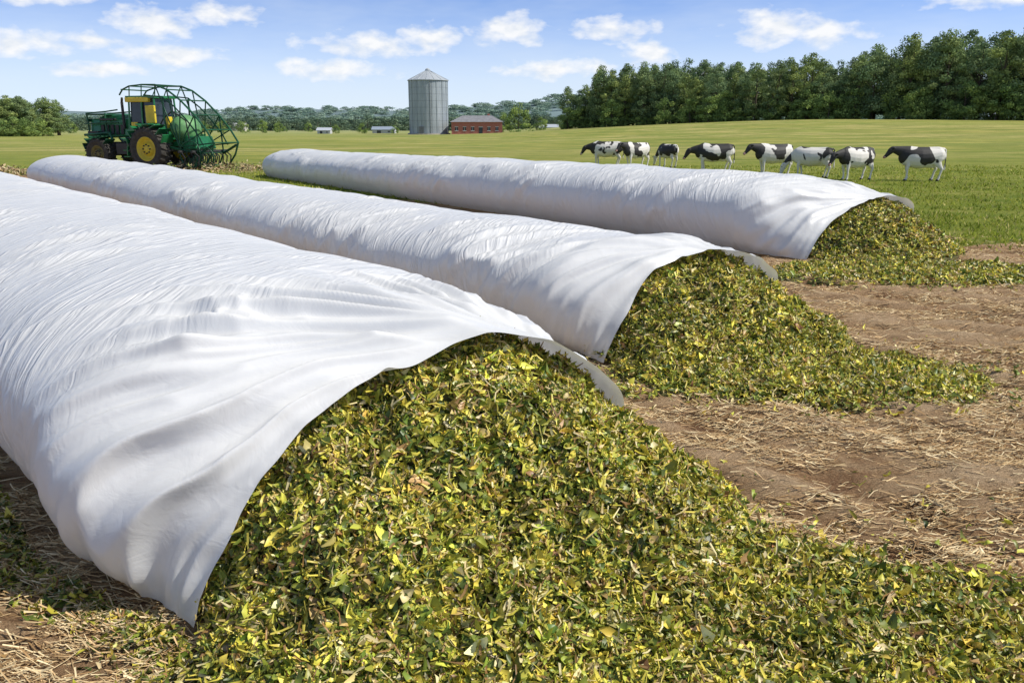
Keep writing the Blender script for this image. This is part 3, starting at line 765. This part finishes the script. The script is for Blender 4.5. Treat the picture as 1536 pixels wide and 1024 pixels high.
    b.tube((3.4,-1.7,1.2),(3.4,1.7,1.2),.09);b.tube((2.4,-1.7,1.2),(2.4,1.7,1.2),.09);b.obj('tines',BM_,E)
    b=MB();b.path([(.3,-1.0,2.6),(.8,-1.05,3.2),(1.6,-1.05,3.7),(2.6,-1.05,3.1),(2.7,-1,2.0)],.04);b.obj('hoses',BM_,E)
tractor()

# ---------------------------------------------------------------- cows
def cowmat(seed,thr):
    m,t,p=mat('cow_hide')
    tc=t.new('ShaderNodeTexCoord').outputs['Object']
    sp=t.new('ShaderNodeSeparateXYZ');t.l.new(tc,sp.inputs[0])
    f=t.noise(t.mapping(tc,(1,.8,.8),loc=(seed*3.1,seed*1.7,seed)),1.7,2,.5,.3)
    leg=t.ramp(sp.outputs[2],[(.45,(0,0,0)),(.8,(1,1,1))])
    v=t.math('ADD',f,t.math('MULTIPLY',t.math('SUBTRACT',leg,1.0),.35))
    hd=t.ramp(sp.outputs[0],[(.55,(0,0,0)),(.85,(1,1,1))])
    v=t.math('ADD',v,t.math('MULTIPLY',hd,.15))
    k=t.ramp(v,[(thr-.008,(0,0,0)),(thr+.008,(1,1,1))])
    fur=t.noise(tc,25,4)
    w=t.mix(fur,(.62,.58,.52),(.76,.73,.68));bl=t.mix(fur,(.014,.013,.013),(.03,.027,.025))
    c=t.mix(k,w,bl)
    t.l.new(c,p.inputs['Base Color']);p.inputs['Roughness'].default_value=.65
    t.l.new(t.bump(fur,.3,.01),p.inputs['Normal'])
    return m
def cow(x,y,face,sc_,seed,head='mid',thr=.5,step=0.0):
    E=empty('dairy_cow',(x,y,float(terr(np.array(x),np.array(y)))),face,sc_)
    b=MB()
    b.loft([(-.99,0,1.14,.06,.08),(-.95,0,1.13,.20,.22),(-.82,0,1.11,.28,.31),(-.6,0,1.07,.32,.36),(-.3,0,1.00,.38,.43),(.05,0,.97,.40,.46),(.35,0,1.00,.35,.43),(.6,0,1.05,.27,.40),(.78,0,1.10,.19,.33),(.9,0,1.12,.09,.2)],16)
    b.loft([(-.93,0,1.36,.11,.05),(-.7,0,1.40,.15,.06),(-.3,0,1.40,.12,.05),(.2,0,1.40,.09,.05),(.5,0,1.42,.09,.07),(.65,0,1.40,.05,.05)],10)
    if head=='down':
        nk=[(.55,0,1.18,.17,.27),(.85,0,1.02,.13,.21),(1.08,0,.80,.10,.15),(1.22,0,.60,.09,.12)];hp=(1.24,.60);ha=math.radians(-68)
    elif head=='low':
        nk=[(.5,0,1.17,.18,.29),(.85,0,1.14,.14,.23),(1.08,0,1.12,.11,.17),(1.2,0,1.10,.10,.13)];hp=(1.2,1.12);ha=math.radians(-52)
    else:
        nk=[(.5,0,1.2,.18,.30),(.85,0,1.26,.14,.23),(1.08,0,1.32,.11,.17),(1.2,0,1.35,.10,.13)];hp=(1.18,1.36);ha=math.radians(-42)
    b.loft(nk,14)
    c,s=math.cos(ha),math.sin(ha)
    def hpnt(u,v): return (hp[0]+u*c-v*s,0,hp[1]+u*s+v*c)
    b.loft([(*hpnt(-.08,.02),.06,.07),(*hpnt(0,.02),.105,.12),(*hpnt(.12,.01),.12,.135),(*hpnt(.25,-.01),.095,.11),(*hpnt(.38,-.03),.07,.08),(*hpnt(.48,-.03),.075,.07),(*hpnt(.53,-.03),.05,.045)],12)
    for sy in(-1,1):
        q=hpnt(.0,.06)
        b.addm([(q[0]-.03,sy*.08,q[2]+.04),(q[0]+.04,sy*.08,q[2]),(q[0]-.02,sy*.08,q[2]-.05),(q[0]-.05,sy*.2,q[2]+.06),(q[0]+.03,sy*.2,q[2]),(q[0]-.04,sy*.2,q[2]-.06),(q[0]-.03,sy*.30,q[2]-.02)],[(0,1,2),(0,1,4,3),(1,2,5,4),(2,0,3,5),(3,4,6),(4,5,6),(5,3,6)])
    for i,sy in enumerate((-1,1)):
        d=step*(1 if i else -1)
        b.loft([(.5,sy*.15,1.12,.12,.19),(.52,sy*.17,.88,.10,.14),(.52+d*.4,sy*.17,.68,.075,.095),(.53+d*.7,sy*.17,.52,.062,.07),(.51+d*.8,sy*.17,.40,.045,.05),(.50+d,sy*.17,.20,.040,.044),(.51+d,sy*.17,.11,.05,.055),(.53+d,sy*.17,.07,.048,.053),(.55+d,sy*.17,0,.06,.075)],10)
        d=-d
        b.loft([(-.66,sy*.14,1.16,.15,.28),(-.64,sy*.17,.95,.14,.27),(-.62+d*.3,sy*.18,.78,.10,.19),(-.74+d*.6,sy*.18,.62,.062,.11),(-.82+d*.9,sy*.18,.50,.05,.068),(-.77+d,sy*.18,.38,.043,.05),(-.73+d,sy*.18,.2,.04,.044),(-.71+d,sy*.18,.11,.05,.055),(-.69+d,sy*.18,.07,.048,.053),(-.66+d,sy*.18,0,.06,.075)],10)
    b.loft([(-.62,0,.75,.08,.08),(-.5,0,.66,.14,.13),(-.34,0,.66,.12,.11),(-.2,0,.72,.06,.06)],10)
    b.loft([(-.93,0,1.40,.035,.035),(-1.02,0,1.32,.032,.032),(-1.05,0,1.05,.028,.028),(-1.05,0,.75,.028,.028),(-1.04,0,.62,.045,.045),(-1.04,0,.45,.03,.03)],8)
    o=b.obj('body',cowmat(seed,thr),E,True)
    r=o.modifiers.new('remesh','REMESH');r.mode='VOXEL';r.voxel_size=.026;r.use_smooth_shade=True
    sm=o.modifiers.new('smooth','SMOOTH');sm.factor=.5;sm.iterations=2
    e=MB()
    for sy in(-1,1):
        q=hpnt(.13,.06);e.lathe((q[0],sy*.105,q[2]),[(.001,-.02),(.02,-.012),(.025,0),(.02,.012),(.001,.02)],10)
    e.obj('eyes',BKs,E,True)
    q0=hpnt(.46,-.03);q1=hpnt(.55,-.035)
    e=MB();e.loft([(*q0,.072,.066),(*hpnt(.52,-.03),.068,.060),(*q1,.045,.04)],12);e.obj('muzzle',PK,E,True)
    e=MB()
    for i,sy in enumerate((-1,1)):
        d=step*(1 if i else -1)
        e.loft([(.55+d,sy*.17,.07,.052,.062),(.56+d,sy*.17,-.01,.066,.085)],10);e.loft([(-.69-d,sy*.18,.07,.052,.062),(-.66-d,sy*.18,-.01,.066,.085)],10)
    e.obj('hooves',BKs,E,True)
BKs=simple('dark_horn',(.03,.025,.02),.4);PK=simple('pink_muzzle',(.35,.2,.17),.5)
pi=math.pi
def at(px,t): return ((px-768)/1250*t, t*1.02)
for (px,t,f,s,sd,hd,th,stp) in [
    (908,58,pi-.2,1.16,1,'low',.44,.06),
    (953,56,pi+.6,1.14,2,'mid',.46,.05),
    (1000,57,pi/2+.45,1.06,3,'down',.46,.03),
    (1069,50.5,pi-.1,1.18,4,'low',.45,.07),
    (1158,48.0,pi+.25,1.20,15,'mid',.48,.05),
    (1216,45.5,pi-.4,1.12,6,'down',.56,.08),
    (1282,43.2,pi+.4,1.16,17,'low',.46,.05),
    (1379,43.0,pi-.1,1.18,21,'mid',.47,.07)]:
    x,y=at(px,t);cow(x,y,f,s,sd,hd,th,stp)

def windrow():
    rg=np.random.default_rng(9);N=9000
    seg=rg.random(N)
    x=-34+30*seg+rg.normal(0,1.0,N);y=np.where(seg<.4,49+3*seg,54.5)+rg.normal(0,1.2,N)
    lump=fbm(x*1.2,y*1.2,14,3)
    k=rg.random(N)<ss(lump,.38,.6);x,y,lump=x[k],y[k],lump[k];n=len(x)
    z=terr(x,y)+rg.random(n)*.45*ss(lump,.4,.65)
    C=np.array([(.46,.36,.21),(.34,.25,.13),(.55,.46,.28),(.20,.24,.07)])[rg.integers(0,4,n)]*rg.uniform(.7,1.1,(n,1))
    L=rg.uniform(.12,.4,n)
    a=strips(np.stack([x,y,z],1),np.tile([0,-.4,1.],(n,1)),L,L*rg.uniform(.15,.4,n),C,3,[.4,1,.3],.6,.6,rg)
    add('crop_residue',np_mesh('crop_residue',a[0],a[1],[M_straw],colors=a[2]))
windrow()

# ---------------------------------------------------------------- light
sun_az=math.radians(102);sun_el=math.radians(48)
sd=Vector((math.sin(sun_az)*math.cos(sun_el),math.cos(sun_az)*math.cos(sun_el),math.sin(sun_el)))
L=bpy.data.lights.new('sun','SUN');L.energy=4.7;L.angle=math.radians(.5);L.color=(1,.95,.85)
lo=bpy.data.objects.new('sun',L);col.objects.link(lo);lo.rotation_euler=sd.to_track_quat('Z','Y').to_euler();lo.location=(20,0,40)
w=bpy.data.worlds.new('World');sc.world=w;w.use_nodes=True
t=NT(w.node_tree);bg=t.n['Background']
tc=t.new('ShaderNodeTexCoord').outputs['Generated']
sky=t.new('ShaderNodeTexSky',sky_type='NISHITA',sun_disc=False,sun_elevation=sun_el,sun_rotation=sun_az,air_density=1.0,dust_density=.4,ozone_density=2.5)
sp=t.new('ShaderNodeSeparateXYZ');t.l.new(tc,sp.inputs[0])
zz=t.math('MULTIPLY',sp.outputs[2],2.2)
cb=t.new('ShaderNodeCombineXYZ');t.l.new(sp.outputs[0],cb.inputs[0]);t.l.new(sp.outputs[1],cb.inputs[1]);t.l.new(t.math('ADD',zz,.02),cb.inputs[2])
nv=t.new('ShaderNodeVectorMath',operation='NORMALIZE');t.l.new(cb.outputs[0],nv.inputs[0]);t.l.new(nv.outputs[0],sky.inputs[0])
az=t.math('MULTIPLY',t.math('ARCTAN2',sp.outputs[0],sp.outputs[1]),57.2958)
el=t.math('MULTIPLY',t.math('ARCSINE',sp.outputs[2]),57.2958)
ce=t.new('ShaderNodeCombineXYZ');t.l.new(az,ce.inputs[0]);t.l.new(el,ce.inputs[1])
ang=ce.outputs[0]
n1=t.noise(t.mapping(ang,(.6,1.1,1)),1,6,.52,.1)
n2=t.noise(t.mapping(ang,(.6,1.1,1),loc=(.1,-.35,0)),1,3,.52,.1)
cur=None
CL=[(-21.7,6.0,2.7,1.05),(-18.0,6.6,2.2,.75),(-29.3,4.6,2.4,.8),(-25.3,4.9,1.8,.45),(-21.4,4.2,3.4,.7),(-9.2,5.0,4.2,.75),(-5.4,5.4,2.2,.9),(-.1,6.0,2.7,1.0),(6.6,6.0,2.7,.75),(16.6,5.9,2.9,1.15),(19.5,5.4,2.6,.75),(8.8,4.5,1.8,.75),(3,3.6,4.0,.6),(-11.8,3.5,3.6,.7),(-25,3.3,2.6,.5),(29,7.0,4,.6),(-28.5,7.2,3.4,.5),(12,3,4.5,.5),(40,6,6,1.5),(-42,6,6,1.5)]
for (a,e,ra,re) in CL:
    v=t.new('ShaderNodeVectorMath',operation='SUBTRACT');t.l.new(ang,v.inputs[0]);v.inputs[1].default_value=(a,e,0)
    v2=t.new('ShaderNodeVectorMath',operation='MULTIPLY');t.l.new(v.outputs[0],v2.inputs[0]);v2.inputs[1].default_value=(1/ra,1/re,0)
    v3=t.new('ShaderNodeVectorMath',operation='LENGTH');t.l.new(v2.outputs[0],v3.inputs[0])
    o=t.math('SUBTRACT',1.0,v3.outputs['Value'])
    cur=o if cur is None else t.math('MAXIMUM',cur,o)
cur=t.math('MAXIMUM',cur,-1.2)
den=t.math('ADD',t.math('MULTIPLY',cur,.6),t.math('MULTIPLY',t.math('SUBTRACT',n1,.47),1.5))
mask=t.ramp(den,[(0.0,(0,0,0)),(.20,(.45,.45,.45)),(.52,(.92,.92,.92))])
shade=t.math('ADD',.65,t.math('MULTIPLY',t.math('SUBTRACT',n1,n2),3.0),clamp=True)
K=1/.12
cc=t.mix(shade,(.78*K,.83*K,.90*K),(1.0*K,1.0*K,1.0*K))
wisp=t.ramp(t.noise(t.mapping(ang,(.09,.35,1)),1,4,.6),[(.42,(0,0,0)),(.75,(.3,.3,.3))])
low=t.ramp(t.math('DIVIDE',el,40.0),[(.25,(1,1,1)),(.7,(0,0,0))])
skc=t.mix(low,t.mix(1.0,sky.outputs[0],(1.15,1.05,.95),'MULTIPLY'),t.mix(1.0,sky.outputs[0],(.93,1.18,1.6),'MULTIPLY'))
skc=t.mix(wisp,skc,(.80*K,.88*K,.97*K))
hzf=t.ramp(t.math('DIVIDE',el,10.0),[(0,(.94,.94,.94)),(.3,(.74,.74,.74)),(.6,(.34,.34,.34)),(.9,(.03,.03,.03))])
skc=t.mix(hzf,skc,(.78*K,.87*K,.96*K))
fin=t.mix(mask,skc,cc)
t.l.new(fin,bg.inputs[0]);bg.inputs[1].default_value=.12

# ---------------------------------------------------------------- camera
cd=bpy.data.cameras.new('camera');cam=bpy.data.objects.new('camera',cd);col.objects.link(cam)
cd.lens=1250/1536*36;cd.sensor_width=36;cd.clip_end=6000;cd.clip_start=.05
cam.location=(0,0,2.7);cam.rotation_euler=(math.radians(90-14.45),0,0)
sc.camera=cam
sc.view_settings.view_transform='Standard';sc.view_settings.look='None';sc.view_settings.exposure=0
